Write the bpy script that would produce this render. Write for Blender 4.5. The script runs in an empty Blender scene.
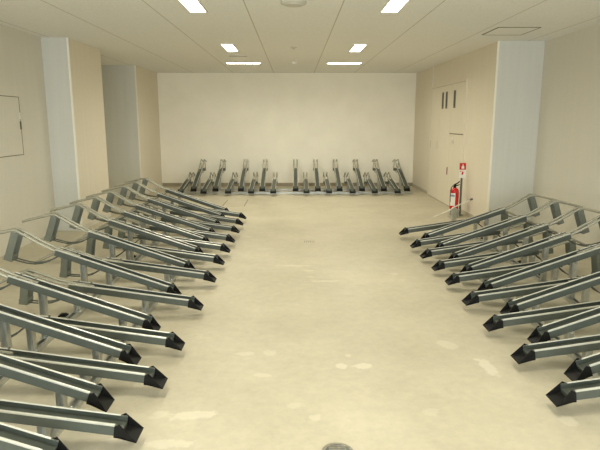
import bpy, math, random
from mathutils import Vector, Matrix
random.seed(4)
sc = bpy.context.scene
col = sc.collection
PI = math.pi

# ------------------------------------------------------------------ mesh helper
class MB:
    def __init__(s):
        s.v = []; s.f = []; s.sm = []
    def add(s, vs, fs, smooth=False):
        n = len(s.v)
        s.v += [tuple(p) for p in vs]
        for f in fs:
            s.f.append([i + n for i in f]); s.sm.append(smooth)
        return s
    def box(s, x0, y0, z0, x1, y1, z1):
        vs = [(x0,y0,z0),(x1,y0,z0),(x1,y1,z0),(x0,y1,z0),(x0,y0,z1),(x1,y0,z1),(x1,y1,z1),(x0,y1,z1)]
        return s.add(vs, [(0,3,2,1),(4,5,6,7),(0,1,5,4),(1,2,6,5),(2,3,7,6),(3,0,4,7)])
    def hexa(s, vs):
        return s.add(vs, [(0,3,2,1),(4,5,6,7),(0,1,5,4),(1,2,6,5),(2,3,7,6),(3,0,4,7)])
    def extrude(s, prof, path):
        """prof: closed list of 2-D points; path: list of functions mapping (a,b) to a 3-D point"""
        n = len(prof)
        vs = []
        for fn in path:
            vs += [fn(a, b) for a, b in prof]
        fs = []
        for k in range(len(path) - 1):
            for i in range(n):
                j = (i + 1) % n
                fs.append((k*n+i, k*n+j, (k+1)*n+j, (k+1)*n+i))
        fs.append(tuple(reversed(range(n)))); fs.append(tuple(range((len(path)-1)*n, len(path)*n)))
        return s.add(vs, fs)
    def tube(s, pts, r, n=8, caps=True):
        pts = [Vector(p) for p in pts]
        rings = []
        up = None
        for i, p in enumerate(pts):
            if i == 0: d = pts[1] - p
            elif i == len(pts) - 1: d = p - pts[i-1]
            else: d = (pts[i+1] - p).normalized() + (p - pts[i-1]).normalized()
            d.normalize()
            if up is None:
                up = Vector((0,0,1)) if abs(d.z) < .9 else Vector((1,0,0))
            a = d.cross(up).normalized(); b = a.cross(d).normalized(); up = b
            rr = r[i] if isinstance(r, (list, tuple)) else r
            rings.append([p + a*rr*math.cos(2*PI*k/n) + b*rr*math.sin(2*PI*k/n) for k in range(n)])
        vs = [q for ring in rings for q in ring]
        fs = []
        for i in range(len(pts)-1):
            for k in range(n):
                j = (k+1) % n
                fs.append((i*n+k, i*n+j, (i+1)*n+j, (i+1)*n+k))
        if caps:
            fs.append(tuple(reversed(range(n)))); fs.append(tuple(range((len(pts)-1)*n, len(pts)*n)))
        return s.add(vs, fs, True)
    def lathe(s, prof, c, n=24):
        """prof: (r, z) pairs from bottom to top, about a vertical axis at c"""
        vs = []
        for r, z in prof:
            for k in range(n):
                vs.append((c[0]+r*math.cos(2*PI*k/n), c[1]+r*math.sin(2*PI*k/n), c[2]+z))
        fs = []
        for i in range(len(prof)-1):
            for k in range(n):
                j = (k+1) % n
                fs.append((i*n+k, i*n+j, (i+1)*n+j, (i+1)*n+k))
        fs.append(tuple(reversed(range(n)))); fs.append(tuple(range((len(prof)-1)*n, len(prof)*n)))
        return s.add(vs, fs, True)
    def build(s, name, mat, parent=None, bevel=0, **props):
        me = bpy.data.meshes.new(name)
        me.from_pydata(s.v, [], s.f)
        me.materials.append(mat)
        for p, sm in zip(me.polygons, s.sm): p.use_smooth = sm
        me.update()
        import bmesh
        bm = bmesh.new(); bm.from_mesh(me)
        bmesh.ops.recalc_face_normals(bm, faces=bm.faces)
        bm.to_mesh(me); bm.free()
        if any(s.sm):
            try: me.set_sharp_from_angle(angle=math.radians(40))
            except Exception: pass
        o = bpy.data.objects.new(name, me)
        col.objects.link(o)
        if parent: o.parent = parent
        if bevel:
            b = o.modifiers.new('bevel', 'BEVEL'); b.width = bevel; b.segments = 2; b.limit_method = 'ANGLE'
        for k, v in props.items(): o[k] = v
        return o

def empty(name, loc=(0,0,0), rz=0, **props):
    o = bpy.data.objects.new(name, None); col.objects.link(o)
    o.location = loc; o.rotation_euler = (0,0,rz); o.empty_display_size = .1
    for k, v in props.items(): o[k] = v
    return o

# ------------------------------------------------------------------ materials
def new_mat(name):
    m = bpy.data.materials.new(name); m.use_nodes = True
    nt = m.node_tree; nt.nodes.clear()
    out = nt.nodes.new('ShaderNodeOutputMaterial'); b = nt.nodes.new('ShaderNodeBsdfPrincipled')
    nt.links.new(b.outputs[0], out.inputs[0])
    return m, nt, b

def paint(name, c, rough=.5, metal=0., var=.06, scale=12., bump=0., stretch=(1,1,1), spec=.5):
    m, nt, b = new_mat(name)
    tc = nt.nodes.new('ShaderNodeNewGeometry'); mp = nt.nodes.new('ShaderNodeMapping')
    mp.inputs['Scale'].default_value = stretch
    nt.links.new(tc.outputs['Position'], mp.inputs['Vector'])
    nz = nt.nodes.new('ShaderNodeTexNoise'); nz.inputs['Scale'].default_value = scale; nz.inputs['Detail'].default_value = 4
    nt.links.new(mp.outputs[0], nz.inputs['Vector'])
    rp = nt.nodes.new('ShaderNodeValToRGB')
    rp.color_ramp.elements[0].position = .3; rp.color_ramp.elements[1].position = .7
    rp.color_ramp.elements[0].color = tuple(x*(1-var) for x in c) + (1,)
    rp.color_ramp.elements[1].color = tuple(min(1, x*(1+var)) for x in c) + (1,)
    nt.links.new(nz.outputs['Fac'], rp.inputs[0]); nt.links.new(rp.outputs[0], b.inputs['Base Color'])
    b.inputs['Roughness'].default_value = rough; b.inputs['Metallic'].default_value = metal
    b.inputs['Specular IOR Level'].default_value = spec
    if bump:
        bp = nt.nodes.new('ShaderNodeBump'); bp.inputs['Strength'].default_value = bump; bp.inputs['Distance'].default_value = .002
        nt.links.new(nz.outputs['Fac'], bp.inputs['Height']); nt.links.new(bp.outputs[0], b.inputs['Normal'])
    return m

def emit(name, c, s):
    m = bpy.data.materials.new(name); m.use_nodes = True
    nt = m.node_tree; nt.nodes.clear()
    out = nt.nodes.new('ShaderNodeOutputMaterial'); e = nt.nodes.new('ShaderNodeEmission')
    e.inputs[0].default_value = c + (1,); e.inputs[1].default_value = s
    nt.links.new(e.outputs[0], out.inputs[0]); return m

LIGHT = 16.0
M = {}
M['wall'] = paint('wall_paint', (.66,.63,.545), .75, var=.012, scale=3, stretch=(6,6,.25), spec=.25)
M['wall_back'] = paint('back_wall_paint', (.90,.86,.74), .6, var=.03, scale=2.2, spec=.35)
M['wall_cool'] = paint('cool_daylit_wall', (.63,.63,.575), .7, var=.02, scale=3, stretch=(6,6,.3), spec=.25)  # cool tint of daylight put into the wall colour
M['wall_beige'] = paint('beige_wall_paint', (.73,.67,.55), .7, var=.018, scale=3, stretch=(8,8,.2), spec=.25)
M['trim'] = paint('pale_trim', (.86,.83,.72), .5, var=.02)
M['base'] = paint('baseboard_vinyl', (.34,.29,.20), .6, var=.05)
M['base_pale'] = paint('pale_baseboard_vinyl', (.46,.41,.31), .6, var=.04)
M['door'] = paint('door_paint', (.73,.67,.545), .55, var=.02, scale=2, stretch=(8,8,.3), spec=.3)
M['seam'] = paint('dark_seam', (.20,.17,.12), .8, var=.1)
M['slot'] = paint('slot_dark', (.035,.035,.03), .5, var=.1)
M['slot_frame'] = paint('slot_frame_grey', (.17,.16,.13), .5, var=.08)
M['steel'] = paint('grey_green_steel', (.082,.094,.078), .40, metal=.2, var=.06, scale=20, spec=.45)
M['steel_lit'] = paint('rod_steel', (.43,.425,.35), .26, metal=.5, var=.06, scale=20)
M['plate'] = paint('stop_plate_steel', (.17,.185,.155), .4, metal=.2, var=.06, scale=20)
M['lip'] = paint('lit_lip_steel', (.53,.53,.46), .32, metal=.3, var=.08, scale=20)  # rack steel lightened so the lips look lit from above
M['galv'] = paint('galvanised_steel', (.50,.51,.465), .28, metal=.6, var=.12, scale=40)
M['bolt'] = paint('bolt_zinc', (.85,.84,.78), .2, metal=.9, var=.05, scale=40)
M['black'] = paint('black_plastic', (.008,.008,.0075), .5, var=.2, scale=30, spec=.14)
M['dark'] = paint('dark_pole_metal', (.10,.11,.10), .4, metal=.4, var=.1)
M['red'] = paint('red_enamel', (.55,.012,.012), .25, var=.08)
M['white'] = paint('white_plastic', (.80,.78,.72), .45, var=.03)
M['pale_rod'] = paint('pale_rod_metal', (.66,.63,.54), .4, metal=.2, var=.05)
M['vent'] = paint('vent_disc', (.56,.54,.47), .6, var=.04)
M['diffuser'] = emit('light_diffuser', (1,.965,.82), LIGHT)
M['hatch'] = paint('hatch_metal', (.55,.48,.34), .5, var=.06)
M['drain'] = paint('drain_metal', (.30,.28,.23), .35, metal=.7, var=.25, scale=60)

def ceiling_mat():
    m, nt, b = new_mat('ceiling_board')
    geo = nt.nodes.new('ShaderNodeNewGeometry'); sp = nt.nodes.new('ShaderNodeSeparateXYZ')
    nt.links.new(geo.outputs['Position'], sp.inputs[0])
    def math_(op, a, bb=None):
        n = nt.nodes.new('ShaderNodeMath'); n.operation = op
        for i, q in enumerate((a, bb)):
            if q is None: continue
            if isinstance(q, (int, float)): n.inputs[i].default_value = q
            else: nt.links.new(q, n.inputs[i])
        return n.outputs[0]
    # board joints every 0.91 m running down the room
    a = math_('ADD', sp.outputs[0], .455 + .91*20); a = math_('DIVIDE', a, .91); a = math_('FRACT', a)
    a = math_('SUBTRACT', a, .5); a = math_('ABSOLUTE', a); a = math_('GREATER_THAN', a, .4942)
    c = math_('ADD', sp.outputs[1], 20.2); c = math_('DIVIDE', c, 1.82); c = math_('FRACT', c)
    c = math_('LESS_THAN', c, .0018); c = math_('MULTIPLY', c, .25)
    j = math_('MAXIMUM', a, c)
    nz = nt.nodes.new('ShaderNodeTexNoise'); nz.inputs['Scale'].default_value = 55; nz.inputs['Detail'].default_value = 6
    nt.links.new(geo.outputs['Position'], nz.inputs['Vector'])
    rp = nt.nodes.new('ShaderNodeValToRGB')
    rp.color_ramp.elements[0].position = .35; rp.color_ramp.elements[1].position = .65
    rp.color_ramp.elements[0].color = (.79,.785,.75,1); rp.color_ramp.elements[1].color = (.86,.855,.82,1)
    nt.links.new(nz.outputs['Fac'], rp.inputs[0])
    mx = nt.nodes.new('ShaderNodeMix'); mx.data_type = 'RGBA'
    nt.links.new(j, mx.inputs[0]); nt.links.new(rp.outputs[0], mx.inputs[6]); mx.inputs[7].default_value = (.50,.47,.38,1)
    nt.links.new(mx.outputs[2], b.inputs['Base Color'])
    b.inputs['Roughness'].default_value = .9; b.inputs['Specular IOR Level'].default_value = .15
    return m

def floor_mat():
    m, nt, b = new_mat('floor_coating')
    geo = nt.nodes.new('ShaderNodeNewGeometry')
    def noise(scale, detail=5, rough=.6, stretch=None):
        n = nt.nodes.new('ShaderNodeTexNoise'); n.inputs['Scale'].default_value = scale
        n.inputs['Detail'].default_value = detail; n.inputs['Roughness'].default_value = rough
        if stretch:
            mp = nt.nodes.new('ShaderNodeMapping'); mp.inputs['Scale'].default_value = stretch
            nt.links.new(geo.outputs['Position'], mp.inputs['Vector']); nt.links.new(mp.outputs[0], n.inputs['Vector'])
        else: nt.links.new(geo.outputs['Position'], n.inputs['Vector'])
        return n.outputs['Fac']
    def ramp(fac, p0, c0, p1, c1):
        r = nt.nodes.new('ShaderNodeValToRGB')
        r.color_ramp.elements[0].position = p0; r.color_ramp.elements[1].position = p1
        r.color_ramp.elements[0].color = c0 + (1,); r.color_ramp.elements[1].color = c1 + (1,)
        nt.links.new(fac, r.inputs[0]); return r.outputs[0]
    def mix(fac, a, c, mode='MIX'):
        n = nt.nodes.new('ShaderNodeMix'); n.data_type = 'RGBA'; n.blend_type = mode
        if isinstance(fac, float): n.inputs[0].default_value = fac
        else: nt.links.new(fac, n.inputs[0])
        nt.links.new(a, n.inputs[6])
        if isinstance(c, tuple): n.inputs[7].default_value = c + (1,)
        else: nt.links.new(c, n.inputs[7])
        return n.outputs[2]
    base = ramp(noise(1.1, 6, .62), .32, (.445,.405,.300), .70, (.555,.507,.385))
    fine = ramp(noise(14, 7, .7), .3, (.90,.90,.90), .68, (1.04,1.04,1.04))
    c = mix(1.0, base, fine, 'MULTIPLY')
    speck = ramp(noise(6.5, 8, .85), .56, (1.,1.,1.), .74, (.84,.84,.81))
    c = mix(1.0, c, speck, 'MULTIPLY')
    # pale worn patches
    wob = noise(17, 6, .7)
    patches = [(-.53,2.63,.13,.045,.1,.75),(-.70,2.63,.05,.04,.3,.5),(-.6,2.37,.12,.035,0,.55),(-.85,2.40,.07,.035,0,.5),
               (1.20,3.18,.042,.14,.12,.9),(1.045,3.52,.05,.09,.5,.6),
               (.29,3.20,.035,.045,0,.9),(.425,3.20,.06,.04,.1,.9),(-.195,3.08,.06,.025,-.2,.6),(-.318,3.39,.07,.03,0,.6),
               (-.161,3.40,.04,.05,0,.45),(.35,3.36,.02,.025,0,.6),(.11,2.6,.03,.03,.3,.5),(1.4,2.55,.05,.05,.5,.6),(.0,2.72,.05,.03,0,.4),
               (.0,5.62,.19,.03,0,.6),(.15,5.42,.05,.035,0,.6),(.29,5.05,.17,.03,0,.6),(.155,5.2,.05,.03,0,.45),(1.0,5.3,.035,.04,0,.5),
               (.72,2.65,.045,.035,.4,.35),(-.35,6.4,.12,.03,0,.35),(-.6,7.1,.05,.05,0,.35)]
    acc = None
    for (x, y, rx, ry, rot, amt) in patches:
        mp = nt.nodes.new('ShaderNodeMapping'); mp.vector_type = 'TEXTURE'
        mp.inputs['Location'].default_value = (x, y, 0); mp.inputs['Rotation'].default_value = (0,0,rot)
        mp.inputs['Scale'].default_value = (rx, ry, 1)
        nt.links.new(geo.outputs['Position'], mp.inputs['Vector'])
        ln = nt.nodes.new('ShaderNodeVectorMath'); ln.operation = 'LENGTH'; nt.links.new(mp.outputs[0], ln.inputs[0])
        ad = nt.nodes.new('ShaderNodeMath'); ad.operation = 'MULTIPLY_ADD'; ad.inputs[1].default_value = 2.4
        nt.links.new(wob, ad.inputs[0]); nt.links.new(ln.outputs['Value'], ad.inputs[2])
        mr = nt.nodes.new('ShaderNodeMapRange'); mr.inputs[1].default_value = 2.32; mr.inputs[2].default_value = 2.0
        mr.inputs[3].default_value = 0; mr.inputs[4].default_value = amt*.55
        nt.links.new(ad.outputs[0], mr.inputs[0])
        if acc is None: acc = mr.outputs[0]
        else:
            mm = nt.nodes.new('ShaderNodeMath'); mm.operation = 'MAXIMUM'
            nt.links.new(acc, mm.inputs[0]); nt.links.new(mr.outputs[0], mm.inputs[1]); acc = mm.outputs[0]
    c = mix(acc, c, (.72,.67,.55))
    nt.links.new(c, b.inputs['Base Color'])
    rg = nt.nodes.new('ShaderNodeMapRange'); rg.inputs[3].default_value = .38; rg.inputs[4].default_value = .6
    nt.links.new(noise(3, 5, .6), rg.inputs[0]); nt.links.new(rg.outputs[0], b.inputs['Roughness'])
    b.inputs['Specular IOR Level'].default_value = .35
    bp = nt.nodes.new('ShaderNodeBump'); bp.inputs['Strength'].default_value = .15; bp.inputs['Distance'].default_value = .003
    nt.links.new(noise(9, 6, .6), bp.inputs['Height']); nt.links.new(bp.outputs[0], b.inputs['Normal'])
    return m
M['ceiling'] = ceiling_mat(); M['floor'] = floor_mat()

# ------------------------------------------------------------------ the room
H = 2.57; YB = 12.87; YR = -3.0; XL = -3.30; XR = 3.42
def struct(name, mb, mat, parent=None, **k):
    o = mb.build(name, mat, parent, **k)
    if parent is None: o['kind'] = 'structure'
    return o
struct('floor', MB().box(-4.0, YR-.1, -.1, 3.6, YB+.1, 0), M['floor'])
struct('ceiling', MB().box(-4.0, YR-.1, H, 3.6, YB+.1, H+.1), M['ceiling'])
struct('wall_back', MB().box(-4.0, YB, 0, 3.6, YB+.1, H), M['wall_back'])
struct('wall_front', MB().box(-4.0, YR-.1, 0, -2.8, YR, H).box(2.8, YR-.1, 0, 3.6, YR, H).box(-2.8, YR-.1, 2.3, 2.8, YR, H), M['wall'])   # unseen opening behind the viewer, added for the cool fill lamp
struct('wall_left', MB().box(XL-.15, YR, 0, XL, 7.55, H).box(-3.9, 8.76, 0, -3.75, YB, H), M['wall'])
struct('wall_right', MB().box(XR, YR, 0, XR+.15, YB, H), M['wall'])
# the two pillars on the left: faces towards the viewer tinted with cool daylight, beige faces to the aisle
AX, BX = -2.95, -3.09
AY0, AY1, BY0 = 7.55, 8.76, 11.15
struct('wall_pillar_near', MB().box(-3.75, AY0, 0, AX, AY1, H), M['wall_beige'])
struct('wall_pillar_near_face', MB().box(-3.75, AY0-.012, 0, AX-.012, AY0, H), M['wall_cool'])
struct('trim_1', MB().box(AX-.020, AY0-.014, 0, AX+.004, AY0+.004, H), M['trim'])
struct('wall_pillar_far', MB().box(-3.75, BY0, 0, BX, YB, H), M['wall_beige'])
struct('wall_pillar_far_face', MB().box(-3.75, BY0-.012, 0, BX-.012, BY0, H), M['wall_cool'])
struct('trim_2', MB().box(BX-.016, BY0-.014, 0, BX+.003, BY0+.004, H), M['trim'])
# the closet block on the right
RX, RY = 2.78, 7.80
struct('wall_closet', MB().box(RX, RY, 0, XR, YB, H), M['wall_beige'])
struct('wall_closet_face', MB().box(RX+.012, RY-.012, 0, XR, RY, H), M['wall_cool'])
struct('trim_3', MB().box(RX-.004, RY-.014, 0, RX+.020, RY+.004, H), M['trim'])
struct('trim_4', MB().box(RX-.008, 11.27, 2.15, RX, 11.31, H), M['white'])
struct('baseboard_back', MB().box(BX, YB-.012, 0, RX, YB, .075), M['base'])
bb = MB().box(RX-.008, RY-.014, 0, RX, 9.03, .06); bb.box(RX-.008, 11.30, 0, RX, YB-.012, .06)
struct('baseboard_right', bb, M['base_pale'])
struct('baseboard_left', MB().box(XL, YR, 0, XL+.004, AY0-.012, .05).box(AX, AY0, 0, AX+.008, AY1, .06).box(BX, BY0, 0, BX+.008, YB-.012, .06), M['wall'])

# closet doors on the right block
d = empty('door_1', (RX, 0, 0), kind='structure')
def leaf(y0, y1, z0, z1): return MB().box(-.016, y0, z0, -.002, y1, z1)
MB().box(-.010, 9.05, 0, 0, 11.28, 2.14).build('door_backing', M['seam'], d)
fr = MB().box(-.022, 9.02, 0, 0, 9.055, 2.17).box(-.022, 11.275, 0, 0, 11.31, 2.17).box(-.022, 9.055, 2.135, 0, 11.275, 2.17)
fr.build('door_frame', M['door'], d)
l1 = leaf(10.605, 11.27, .01, 2.13).build('door_leaf', M['door'], d)
l2 = leaf(9.885, 10.597, .01, 2.13).build('door_leaf', M['door'], d)
l3 = leaf(9.06, 9.877, 1.29, 2.13).build('door_leaf', M['door'], d)
l4 = leaf(9.06, 9.877, .01, 1.272).build('door_leaf', M['door'], d)
def slot(y, par):
    MB().box(-.022, y-.055, 1.72, -.014, y+.055, 2.02).build('slot_frame', M['slot_frame'], par)
    w = MB()
    w.add([(-.024, y-.035, 1.765), (-.024, y, 1.735), (-.024, y+.035, 1.765), (-.024, y+.035, 2.0), (-.024, y-.035, 2.0),
           (-.014, y-.035, 1.765), (-.014, y, 1.735), (-.014, y+.035, 1.765), (-.014, y+.035, 2.0), (-.014, y-.035, 2.0)],
          [(0,1,2,3,4),(9,8,7,6,5),(0,5,6,1),(1,6,7,2),(2,7,8,3),(3,8,9,4),(4,9,5,0)])
    w.build('slot_pane', M['slot'], par)
slot(10.42, l2); slot(10.17, l2); slot(9.66, l3)
MB().box(-.020, 9.06, 1.272, -.004, 9.877, 1.29).build('door_rail', M['seam'], d)
k = MB(); k.tube([(-.014, 9.60, 1.14), (-.03, 9.60, 1.14), (-.034, 9.60, 1.14), (-.05, 9.60, 1.14)], [.012,.012,.028,.026], 16)
k.build('door_knob', M['bolt'], l4)
MB().box(-.026, 9.63, 1.19, -.014, 9.68, 1.22).build('lock_plate', M['white'], l4)
MB().box(-.024, 9.90, .55, -.014, 9.935, .68).build('edge_latch', paint('latch_red_brown', (.22,.06,.04), .5), l2)
for yy in (10.70, 11.22): MB().box(-.022, yy-.012, .98, -.014, yy+.012, 1.12).build('door_pull', M['hatch'], l1)

# access panel on the left wall
p = empty('wall_access_panel', (XL, 6.43, 1.44), label='square beige access panel with small latch on left wall', category='access panel')
MB().box(0, -.36, -.345, .006, .36, .345).build('panel_frame', M['seam'], p)
MB().box(.002, -.35, -.336, .010, .338, .336).build('panel_door', M['wall'], p, bevel=.002)
MB().box(.010, .318, -.04, .020, .338, .055).build('latch', M['dark'], p)
MB().box(.010, .322, .08, .017, .336, .16).build('hinge_plate', M['white'], p)

# ------------------------------------------------------------------ ceiling things
def ceiling_light(x, y, lx, ly, label):
    t = empty('ceiling_light', (x, y, H), label=label, category='ceiling light', group='recessed ceiling lights')
    f = MB(); a, b_, w = lx/2, ly/2, .018
    f.box(-a-w, -b_-w, -.012, a+w, -b_, 0).box(-a-w, b_, -.012, a+w, b_+w, 0).box(-a-w, -b_, -.012, -a, b_, 0).box(a, -b_, -.012, a+w, b_, 0)
    f.build('light_frame', M['white'], t)
    MB().box(-a, -b_, -.008, a, b_, -.001).build('diffuser', M['diffuser'], t)
    la = bpy.data.lights.new('lamp', 'AREA'); la.shape = 'RECTANGLE'; la.size = lx; la.size_y = ly
    la.energy = WATT; la.color = (1, .955, .77); la.spread = math.radians(SPREAD)
    lo = bpy.data.objects.new('lamp', la); col.objects.link(lo); lo.parent = t; lo.location = (0, 0, -.016)
    return t
LW, LL_ = .155, .78
WATT, SPREAD = 15.5, 160
for x, s in ((-.945, 'left'), (.945, 'right')):
    ceiling_light(x, 5.36, LW, LL_, 'bright oblong ceiling light, nearest on the %s, cut by the top of the picture' % s)
    ceiling_light(x, 8.50, LW, LL_, 'small bright ceiling light lying lengthwise on the %s, just before the crosswise one' % s)
    ceiling_light(x, 10.68, .62, .17, 'bright ceiling light lying crosswise near the back wall, on the %s' % s)
    ceiling_light(x, 2.22, LW, LL_, 'oblong ceiling light overhead near the viewer on the %s' % s)
    ceiling_light(x, -.92, LW, LL_, 'oblong ceiling light behind the viewer on the %s' % s)
v = empty('ceiling_vent', (0, 5.33, H), label='round grey ceiling air vent in the middle of the ceiling', category='air vent')
MB().lathe([(.100,-.022),(.118,-.014),(.122,-.001)], (0,0,0), 32).build('vent_ring', M['vent'], v)
MB().lathe([(.06,-.034),(.085,-.030),(.09,-.022)], (0,0,0), 32).build('vent_disc', M['vent'], v)
g = empty('ceiling_grille', (-.93, 9.53, H), label='thin slotted ceiling grille beside the left rear lights', category='grille')
MB().box(-.15, -.035, -.012, .15, .035, 0).build('grille_frame', M['vent'], g)
sl = MB()
for i in range(9): sl.box(-.135+i*.031, -.025, -.014, -.117+i*.031, .025, -.010)
sl.build('grille_slot', M['slot'], g)
s1 = empty('sprinkler_head', (0, 8.45, H), label='small pale sprinkler disc on the ceiling midline, nearer of two', category='sprinkler')
MB().lathe([(.03,-.012),(.045,-.008),(.05,0)], (0,0,0), 20).build('escutcheon', M['vent'], s1)
MB().lathe([(.016,-.03),(.016,-.02),(.008,-.018),(.008,-.01)], (0,0,0), 12).build('deflector', M['vent'], s1)
s2 = empty('smoke_detector', (0, 10.51, H), label='round pale smoke detector on the ceiling midline near the back wall', category='smoke detector')
MB().lathe([(.05,-.018),(.055,0)], (0,0,0), 24).build('detector_base', M['white'], s2)
MB().lathe([(.02,-.045),(.036,-.036),(.042,-.018)], (0,0,0), 24).build('detector_head', M['white'], s2)
h = empty('ceiling_hatch', (2.62, 6.95, H), label='square ceiling access hatch with dark joint above right wall corner', category='ceiling hatch')
hf = MB(); a = .25; b_ = .29
hf.box(-a, -b_, -.006, a, -b_+.012, 0).box(-a, b_-.012, -.006, a, b_, 0).box(-a, -b_, -.006, -a+.012, b_, 0).box(a-.012, -b_, -.006, a, b_, 0)
hf.build('hatch_frame', M['seam'], h)
MB().box(-a+.012, -b_+.012, -.004, a-.012, b_-.012, 0).build('hatch_panel', M['ceiling'], h)

# ------------------------------------------------------------------ floor fittings
fh = empty('floor_hatch', (-1.09, 10.15, 0), label='flat square floor hatch outlined by dark seams near back left', category='floor hatch')
MB().box(-.19, -.44, 0, .19, .44, .0015).build('hatch_cover', M['floor'], fh)
sm = MB().box(-.20, -.44, 0, -.188, .44, .004).box(.188, -.44, 0, .20, .44, .004); sm.build('hatch_seam', M['seam'], fh)
MB().box(-.20, -.45, 0, .20, -.438, .004).build('hatch_edge', M['hatch'], fh)
dr = empty('floor_drain', (.19, 6.78, 0), label='small square grey floor drain in the middle of the aisle', category='floor drain')
MB().box(-.08, -.08, 0, .08, .08, .003).build('drain_frame', M['hatch'], dr)
gr = MB()
for i in range(6): gr.box(-.065+i*.0235, -.06, .002, -.053+i*.0235, .06, .005)
gr.build('drain_grate', M['drain'], dr)
mh = empty('drain_cover', (.198, 2.29, 0), label='round metal drain cover at the bottom edge of the picture', category='drain cover')
MB().lathe([(.075,0),(.075,.004),(.068,.006)], (0,0,0), 32).build('cover_rim', M['drain'], mh)
MB().lathe([(.058,.004),(.058,.0075),(.05,.0085)], (0,0,0), 32).build('cover_plate', M['dark'], mh)
st = MB()
for i in range(-3, 4): st.box(-.04, i*.013-.003, .006, .04, i*.013+.003, .010)
st.build('cover_tread', M['drain'], mh)

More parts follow.
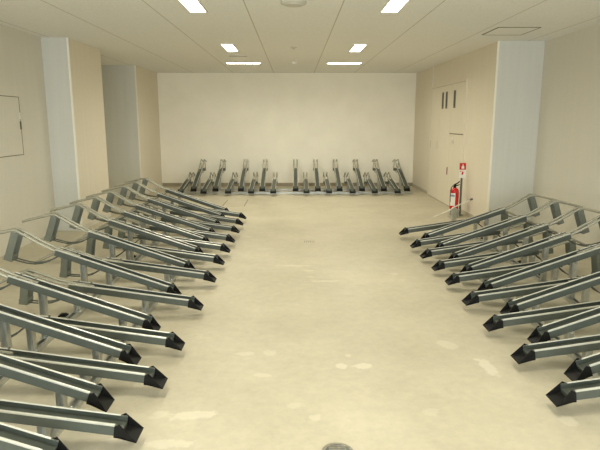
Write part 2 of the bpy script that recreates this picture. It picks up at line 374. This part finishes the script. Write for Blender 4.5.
# ------------------------------------------------------------------ bicycle racks
CW, CB, CH, CT, LIP = .047, .013, .065, .004, .017     # half width, height, wall, lip of the channel
def rack(kind):
    """rack in its own frame: +x runs from the aisle end to the wall, z up; u runs along the channel, v square to it"""
    ang, z0 = (math.radians(19.3), .08) if kind == 'high' else (math.radians(8.3), .06)
    ca, sa = math.cos(ang), math.sin(ang)
    ku = 1.018 if kind == 'high' else 1.0
    def T(u, y, v):
        u *= ku
        return (u*ca - v*sa, y, z0 + u*sa + v*ca)
    root = empty('bicycle_rack')
    parts = []
    def part(mb, name, mat, par=None, bevel=0):
        o = mb.build(name, mat, par or root, bevel=bevel); parts.append(o); return o
    # channel with inward lips
    pr = [(-CW,CB),(CW,CB),(CW,CH),(CW-.011,CH),(CW-.011,CH-CT),(CW-CT,CH-CT),(CW-CT,CB+.024),(-CW+CT,CB+.024),(-CW+CT,CH-CT),(-CW+.011,CH-CT),(-CW+.011,CH),(-CW,CH)]
    part(MB().extrude(pr, [lambda a, b: T(.075, a, b), lambda a, b: T(1.03, a, b)]), 'wheel_channel', M['steel'])
    # rolled lips along both top edges, overhead light put into their colour
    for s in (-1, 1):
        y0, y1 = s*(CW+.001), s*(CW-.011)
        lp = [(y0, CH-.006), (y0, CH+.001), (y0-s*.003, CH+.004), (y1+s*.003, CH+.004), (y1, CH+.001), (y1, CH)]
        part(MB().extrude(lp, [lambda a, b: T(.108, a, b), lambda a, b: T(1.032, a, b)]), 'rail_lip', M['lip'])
    # black funnel cap on the aisle end
    e = MB(); W0, W1, hb, t = .063, .0535, .074, .006
    def P(u, y, v): return T(u, y, v)
    u0, u1, u2, vb = 0., .088, .108, .007
    # ramp plate
    e.hexa([P(u0,-W0,0), P(u1,-W1,vb), P(u1,W1,vb), P(u0,W0,0), P(u0,-W0,.005), P(u1,-W1,.018), P(u1,W1,.018), P(u0,W0,.005)])
    for s in (-1, 1):
        # cheek: triangular wall from the front edge up to the full height
        a = [P(u0,s*W0,0), P(u1,s*W1,vb), P(u1,s*W1,hb), P(u0+.004,s*W0,.006)]
        b = [P(u0,s*(W0-t),0), P(u1,s*(W1-t),vb), P(u1,s*(W1-t),hb), P(u0+.004,s*(W0-t),.006)]
        e.add(a+b, [(0,1,2,3),(7,6,5,4),(0,4,5,1),(1,5,6,2),(2,6,7,3),(3,7,4,0)])
        e.hexa([P(u1,s*CW,vb), P(u2,s*CW,vb), P(u2,s*W1,vb), P(u1,s*W1,vb), P(u1,s*CW,hb), P(u2,s*CW,hb-.012), P(u2,s*W1,hb-.012), P(u1,s*W1,hb)])
    e.hexa([P(u1,-W1,vb), P(u2,-W1,vb), P(u2,W1,vb), P(u1,W1,vb), P(u1,-W1,.013), P(u2,-W1,.013), P(u2,W1,.013), P(u1,W1,.013)])
    part(e, 'end_cap', M['black'])
    # pair of guide rods carrying the channel lips on to the peak and over
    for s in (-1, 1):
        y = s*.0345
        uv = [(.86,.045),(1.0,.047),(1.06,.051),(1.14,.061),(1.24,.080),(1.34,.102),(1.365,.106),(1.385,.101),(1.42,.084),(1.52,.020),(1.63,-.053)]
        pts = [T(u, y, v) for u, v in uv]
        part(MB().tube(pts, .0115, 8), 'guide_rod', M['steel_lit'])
    # upright stop hanging from the peak: two side plates joined by a shoe at the bottom
    w, dp, t2 = .050, .058, .004
    for s in (-1, 1):
        up = MB(); y0, y1 = s*(w-t2), s*w
        up.extrude([(0,y0),(dp,y0),(dp,y1),(0,y1)], [lambda a, b: T(1.335+a, b, -.145), lambda a, b: T(1.335+a, b, .094)])
        part(up, 'stop_plate', M['plate'])
    ft = MB().extrude([(-.003,-w-.002),(dp+.003,-w-.002),(dp+.003,w+.002),(-.003,w+.002)], [lambda a, b: T(1.335+a, b, -.150), lambda a, b: T(1.335+a, b, -.108)])
    part(ft, 'stop_shoe', M['plate'])
    # bent cradle bar under the wheel, from the channel end down and up to the stop
    for s in (-1, 1):
        y = s*.024
        uv = [(.985,.022),(1.01,.005),(1.06,-.050),(1.11,-.088),(1.16,-.112),(1.22,-.126),(1.29,-.132),(1.345,-.133)]
        part(MB().tube([T(u, y, v) for u, v in uv], .006, 6), 'cradle_bar', M['dark'] if s < 0 else M['steel'])
    # galvanised posts
    fx, rx = (.245, .775) if kind == 'high' else (.445, .975)
    for px in (fx, rx):
        zt = z0 + px*math.tan(ang)
        q = MB(); hw, hd, t3 = .021, .022, .003
        pf = [(-hw,-hd),(hw,-hd),(hw,hd),(hw-t3,hd),(hw-t3,-hd+t3),(-hw+t3,-hd+t3),(-hw+t3,hd),(-hw,hd)]
        q.extrude(pf, [lambda a, b: (px+a, b, .034), lambda a, b: (px+a, b, zt+.020+a*math.tan(ang))])
        q.box(px-.034, -.03, .034, px+.034, .03, .039)
        o = part(q, 'support_post', M['galv'])
        if kind == 'high' or px == rx:
            part(MB().tube([(px, -hd-.006, zt-.002), (px, -hd+.004, zt-.002)], .008, 6), 'post_bolt', M['bolt'], o)
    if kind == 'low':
        part(MB().box(1.06, -.03, 0, 1.12, .03, .010).box(1.07, -.022, .010, 1.11, .022, .018), 'dark_pad', M['black'])  # flat dark pad on the floor past the rear post
    for u in (.885, .985):
        for s in (-1, 1):
            yb = s*(CW-.007)
            part(MB().tube([T(u, yb, CH+.002), T(u, yb, CH+.010)], .009, 6), 'rail_bolt', M['bolt'])
    return root
def dup(src, skip=()):
    r = src.copy(); col.objects.link(r)
    for ch in src.children:
        if ch.name.split('.')[0] in skip: continue
        c = ch.copy(); col.objects.link(c); c.parent = r
        for g2 in ch.children:
            if g2.name.split('.')[0] in skip: continue
            dd = g2.copy(); col.objects.link(dd); dd.parent = c
    return r
HIGH, LOW = rack('high'), rack('low')
used = {}
def place(kind, x, y, rz, label, group, skip=()):
    src = HIGH if kind == 'high' else LOW
    if kind not in used: o = src; used[kind] = 1
    else: o = dup(src, skip)
    o.location = (x, y, 0); o.rotation_euler = (0, 0, rz)
    o['label'] = label; o['category'] = 'bicycle rack'; o['group'] = group
    return o
ORD = ['farthest','second farthest','third farthest','fourth farthest','fifth farthest','sixth farthest','seventh farthest','eighth farthest','ninth farthest','tenth farthest','eleventh farthest','twelfth farthest']
def ordn(i, n):
    if i == n-1: return 'nearest to the viewer'
    if i == n-2: return 'second nearest to the viewer'
    return ORD[i] + ' from the viewer' if i else 'farthest from the viewer'
LLOW = [8.21,7.70,7.16,6.589,6.075,5.545,4.931,4.182,3.426,2.915,2.403]
LHIGH = [(x, y+.235) for x, y in zip([-.980,-.980,-.978,-.972,-.968,-.962,-.952,-.942,-.935,-.932,-.932], LLOW)] + [(-.95, 2.15)]
RLOW = [(1.361,7.005),(1.356,6.276),(1.362,5.79),(1.366,5.294),(1.372,4.824),(1.362,4.271),(1.351,3.729),(1.349,3.206),(1.342,2.702)]
RHIGH = [(x, r[1]+d) for x, d, r in zip([1.515,1.55,1.565,1.555,1.55,1.55,1.54,1.54], [.21,.18,.18,.18,.20,.21,.212,.212], RLOW[1:])]
for i, (x, y) in enumerate(LHIGH):
    place('high', x, y-.06, PI, 'grey-green bicycle rack with steep raised rail in the left row, %s' % ordn(i, 12), 'raised bicycle racks in the left row')
for i, y in enumerate(LLOW):
    place('low', -.72, y-.06, PI, 'low grey-green bicycle rack with near-level rail in the left row, %s' % ordn(i, 11), 'low bicycle racks in the left row')
for i, (x, y) in enumerate(RHIGH):
    place('high', x, y-.06, 0, 'grey-green bicycle rack with steep raised rail in the right row, %s' % ordn(i, 8), 'raised bicycle racks in the right row')
for i, (x, y) in enumerate(RLOW):
    place('low', x, y-.06, 0, 'low grey-green bicycle rack with near-level rail in the right row, %s' % ordn(i, 9), 'low bicycle racks in the right row')
BH = [-2.064,-1.615,-1.094,-.655,.032,.487,.936,1.397,1.849,2.324]
BL = [-2.304,-1.835,-1.337,-.872,-.424,.252,.708,1.188,1.636,2.103]
NTH = ['leftmost','second from the left','third from the left','fourth from the left','fifth from the left','fifth from the right','fourth from the right','third from the right','second from the right','rightmost']
for i, x in enumerate(BH):
    place('high', x, 11.22, PI/2, 'tall raised bicycle rack against the back wall, %s of the tall ones' % NTH[i], 'raised bicycle racks along the back wall', ('rail_bolt','post_bolt'))
for i, x in enumerate(BL):
    place('low', x, 11.05, PI/2, 'short low bicycle rack before the back wall, %s of the low ones' % NTH[i], 'low bicycle racks along the back wall', ('rail_bolt','post_bolt'))

# galvanised floor rails that the posts stand on
def floor_rail(x, y, rz, L, label, bolts):
    t = empty('floor_rail', (x, y, 0), rz, label=label, category='floor rail', group='galvanised floor rails under the racks')
    w, hh, tt, lp = .026, .034, .003, .013
    pr = [(-w,0),(w,0),(w,hh),(w-lp,hh),(w-lp,hh-tt),(w-tt,hh-tt),(w-tt,tt),(-w+tt,tt),(-w+tt,hh-tt),(-w+lp,hh-tt),(-w+lp,hh),(-w,hh)]
    MB().extrude(pr, [lambda a, b: (a, 0, b), lambda a, b: (a, L, b)]).build('rail_channel', M['galv'], t)
    for yb in bolts:
        MB().lathe([(.011,.032),(.011,.042),(.006,.044)], (0, yb, 0), 6).build('rail_bolt', M['bolt'], t)
    return t
lb = [.12 + .26*i for i in range(26)]
floor_rail(-1.165, 1.75, 0, 6.75, 'long galvanised floor rail under the aisle ends of the left row', lb)
floor_rail(-1.71, 1.75, 0, 6.95, 'long galvanised floor rail under the wall ends of the left row', lb)
floor_rail(1.805, 2.45, 0, 4.65, 'long galvanised floor rail under the aisle ends of the right row', lb[:18])
floor_rail(2.335, 2.45, 0, 4.65, 'long galvanised floor rail under the wall ends of the right row', lb[:18])
floor_rail(2.48, 11.48, PI/2, 4.95, 'bright galvanised floor rail crossing before the back wall, front one', [])
floor_rail(2.48, 12.01, PI/2, 4.95, 'galvanised floor rail crossing nearest to the back wall, rear one', [])

# ------------------------------------------------------------------ fire extinguisher corner
ex, ey = 2.55, 8.62
S = empty('extinguisher_stand', (ex, ey, 0), label='low galvanised stand on four short legs under the fire extinguisher', category='extinguisher stand')
MB().box(-.085, -.085, 0, .085, .085, .012).build('stand_base', M['galv'], S, bevel=.003)
MB().lathe([(.085,.112),(.085,.12),(.08,.124)], (0,0,0), 24).build('stand_shelf', M['galv'], S)
for qx in (-.05, .05):
    MB().tube([(qx, -.05, .012), (qx, -.05, .112)], .014, 10).build('stand_leg', M['galv'], S)
    MB().tube([(qx, .05, .012), (qx, .05, .112)], .014, 10).build('stand_leg', M['galv'], S)
SP = empty('sign_post', (ex+.045, ey+.10, 0), label='dark grey pole topped by a red and white sign, behind the extinguisher', category='sign post')
MB().lathe([(.06,0),(.06,.006),(.02,.012)], (.088,.05,0), 20).build('post_foot', M['dark'], SP)
MB().tube([(.088, .05, .012), (.088, .05, .66)], .016, 12).build('stand_pole', M['dark'], SP)
sg = MB().box(.036, .022, .605, .140, .034, .845).build('sign_plate', M['white'], SP)
MB().box(.036, .018, .738, .140, .0225, .845).build('sign_field', M['red'], sg, label='red upper half of the sign')
pc = MB()      # white flask-shaped pictogram on the red field
pc.add([(.068,.0165,.755),(.112,.0165,.755),(.112,.0165,.785),(.096,.0165,.805),(.096,.0165,.825),(.084,.0165,.825),(.084,.0165,.805),(.068,.0165,.785)], [(0,1,2,3,4,5,6,7)])
pc.build('sign_pictogram', M['white'], sg)
pr_ = MB()
pr_.add([(.07,.0205,.665),(.098,.0205,.655),(.108,.0205,.70),(.085,.0205,.715)], [(0,1,2,3)])
pr_.add([(.045,.0205,.70),(.075,.0205,.715),(.068,.0205,.725),(.042,.0205,.71)], [(0,1,2,3)])
pr_.build('sign_mark', M['red'], sg)
E_ = empty('fire_extinguisher', (ex-.012, ey, .124), label='red fire extinguisher with white label and black valve by closet wall', category='fire extinguisher')
MB().lathe([(.058,0),(.066,.008),(.068,.02),(.068,.27),(.064,.30),(.05,.325),(.03,.34),(.022,.345)], (0,0,0), 28).build('cylinder_body', M['red'], E_)
lbm = MB(); n = 10
vs = []
for i in range(n+1):
    a = PI + .25 + (1.25)*i/n
    vs += [(.0695*math.cos(a), .0695*math.sin(a), .06), (.0695*math.cos(a), .0695*math.sin(a), .26)]
lbm.add(vs, [(2*i, 2*i+2, 2*i+3, 2*i+1) for i in range(n)], True)
lab = lbm.build('body_label', M['white'], E_)
l2m = MB(); vs = []
for i in range(n+1):
    a = PI + .35 + (1.05)*i/n
    vs += [(.0702*math.cos(a), .0702*math.sin(a), .205), (.0702*math.cos(a), .0702*math.sin(a), .235)]
l2m.add(vs, [(2*i, 2*i+2, 2*i+3, 2*i+1) for i in range(n)], True)
l2m.build('label_band', paint('label_blue_grey', (.25,.28,.36), .5), lab)
MB().lathe([(.022,.345),(.024,.36),(.024,.385),(.014,.395)], (0,0,0), 16).build('valve', M['black'], E_)
lv = MB().tube([(-.01,0,.39),(.03,0,.405),(.075,0,.44)], [.009,.011,.009], 8).tube([(.0,0,.378),(.04,0,.375),(.075,0,.39)], [.008,.009,.007], 8)
lv.build('lever', M['black'], E_)
MB().tube([(-.018,-.01,.37),(-.04,-.02,.372),(-.062,-.03,.345),(-.074,-.035,.30),(-.077,-.037,.20),(-.074,-.035,.12)], .006, 8).build('hose', M['black'], E_)
R_ = empty('metal_rod', (2.39, 8.08, 0), label='thin pale metal rod slanting across the foot of the fire extinguisher', category='metal rod')
MB().tube([(-.315,0,.082),(-.05,0,.20),(-.02,0,.235),(.01,0,.245),(.235,0,.350)], .010, 8).build('rod', M['pale_rod'], R_)
MB().tube([(.225,0,.346),(.262,0,.364)], .014, 8).build('rod_tip', M['dark'], R_)
MB().box(-.03, -.02, .005, .03, .02, .225).build('rod_post', M['galv'], R_, bevel=.003)
MB().box(-.05, -.04, 0, .05, .04, .006).build('rod_foot', M['galv'], R_)

# added cool fill lamp for unseen daylight, outside the opening behind the viewer
al = bpy.data.lights.new('added_daylight_fill', 'AREA'); al.shape = 'RECTANGLE'; al.size = 5.5; al.size_y = 2.0
al.energy = 320; al.color = (.88,.95,1)
ao = bpy.data.objects.new('added_daylight_fill', al); col.objects.link(ao)
ao.location = (0, YR-.15, 1.2); ao.rotation_euler = (PI/2, 0, 0)
# ------------------------------------------------------------------ camera, world, colour
f = 550.0
pit = math.atan(104/f); yaw = math.atan(6/f*math.cos(pit))
cam = bpy.data.cameras.new('camera'); co = bpy.data.objects.new('camera', cam); col.objects.link(co)
cam.sensor_width = 36; cam.lens = 36*f/600; cam.clip_start = .05
co.location = (0,0,1.5); co.rotation_euler = (PI/2 - pit, 0, -yaw)
sc.camera = co
w = bpy.data.worlds.new('world'); sc.world = w; w.use_nodes = True
w.node_tree.nodes['Background'].inputs[0].default_value = (.5,.48,.42,1)
w.node_tree.nodes['Background'].inputs[1].default_value = .05
sc.view_settings.view_transform = 'Standard'
sc.view_settings.look = 'None'
sc.view_settings.exposure = .08
sc.cycles.max_bounces = 10; sc.cycles.diffuse_bounces = 6
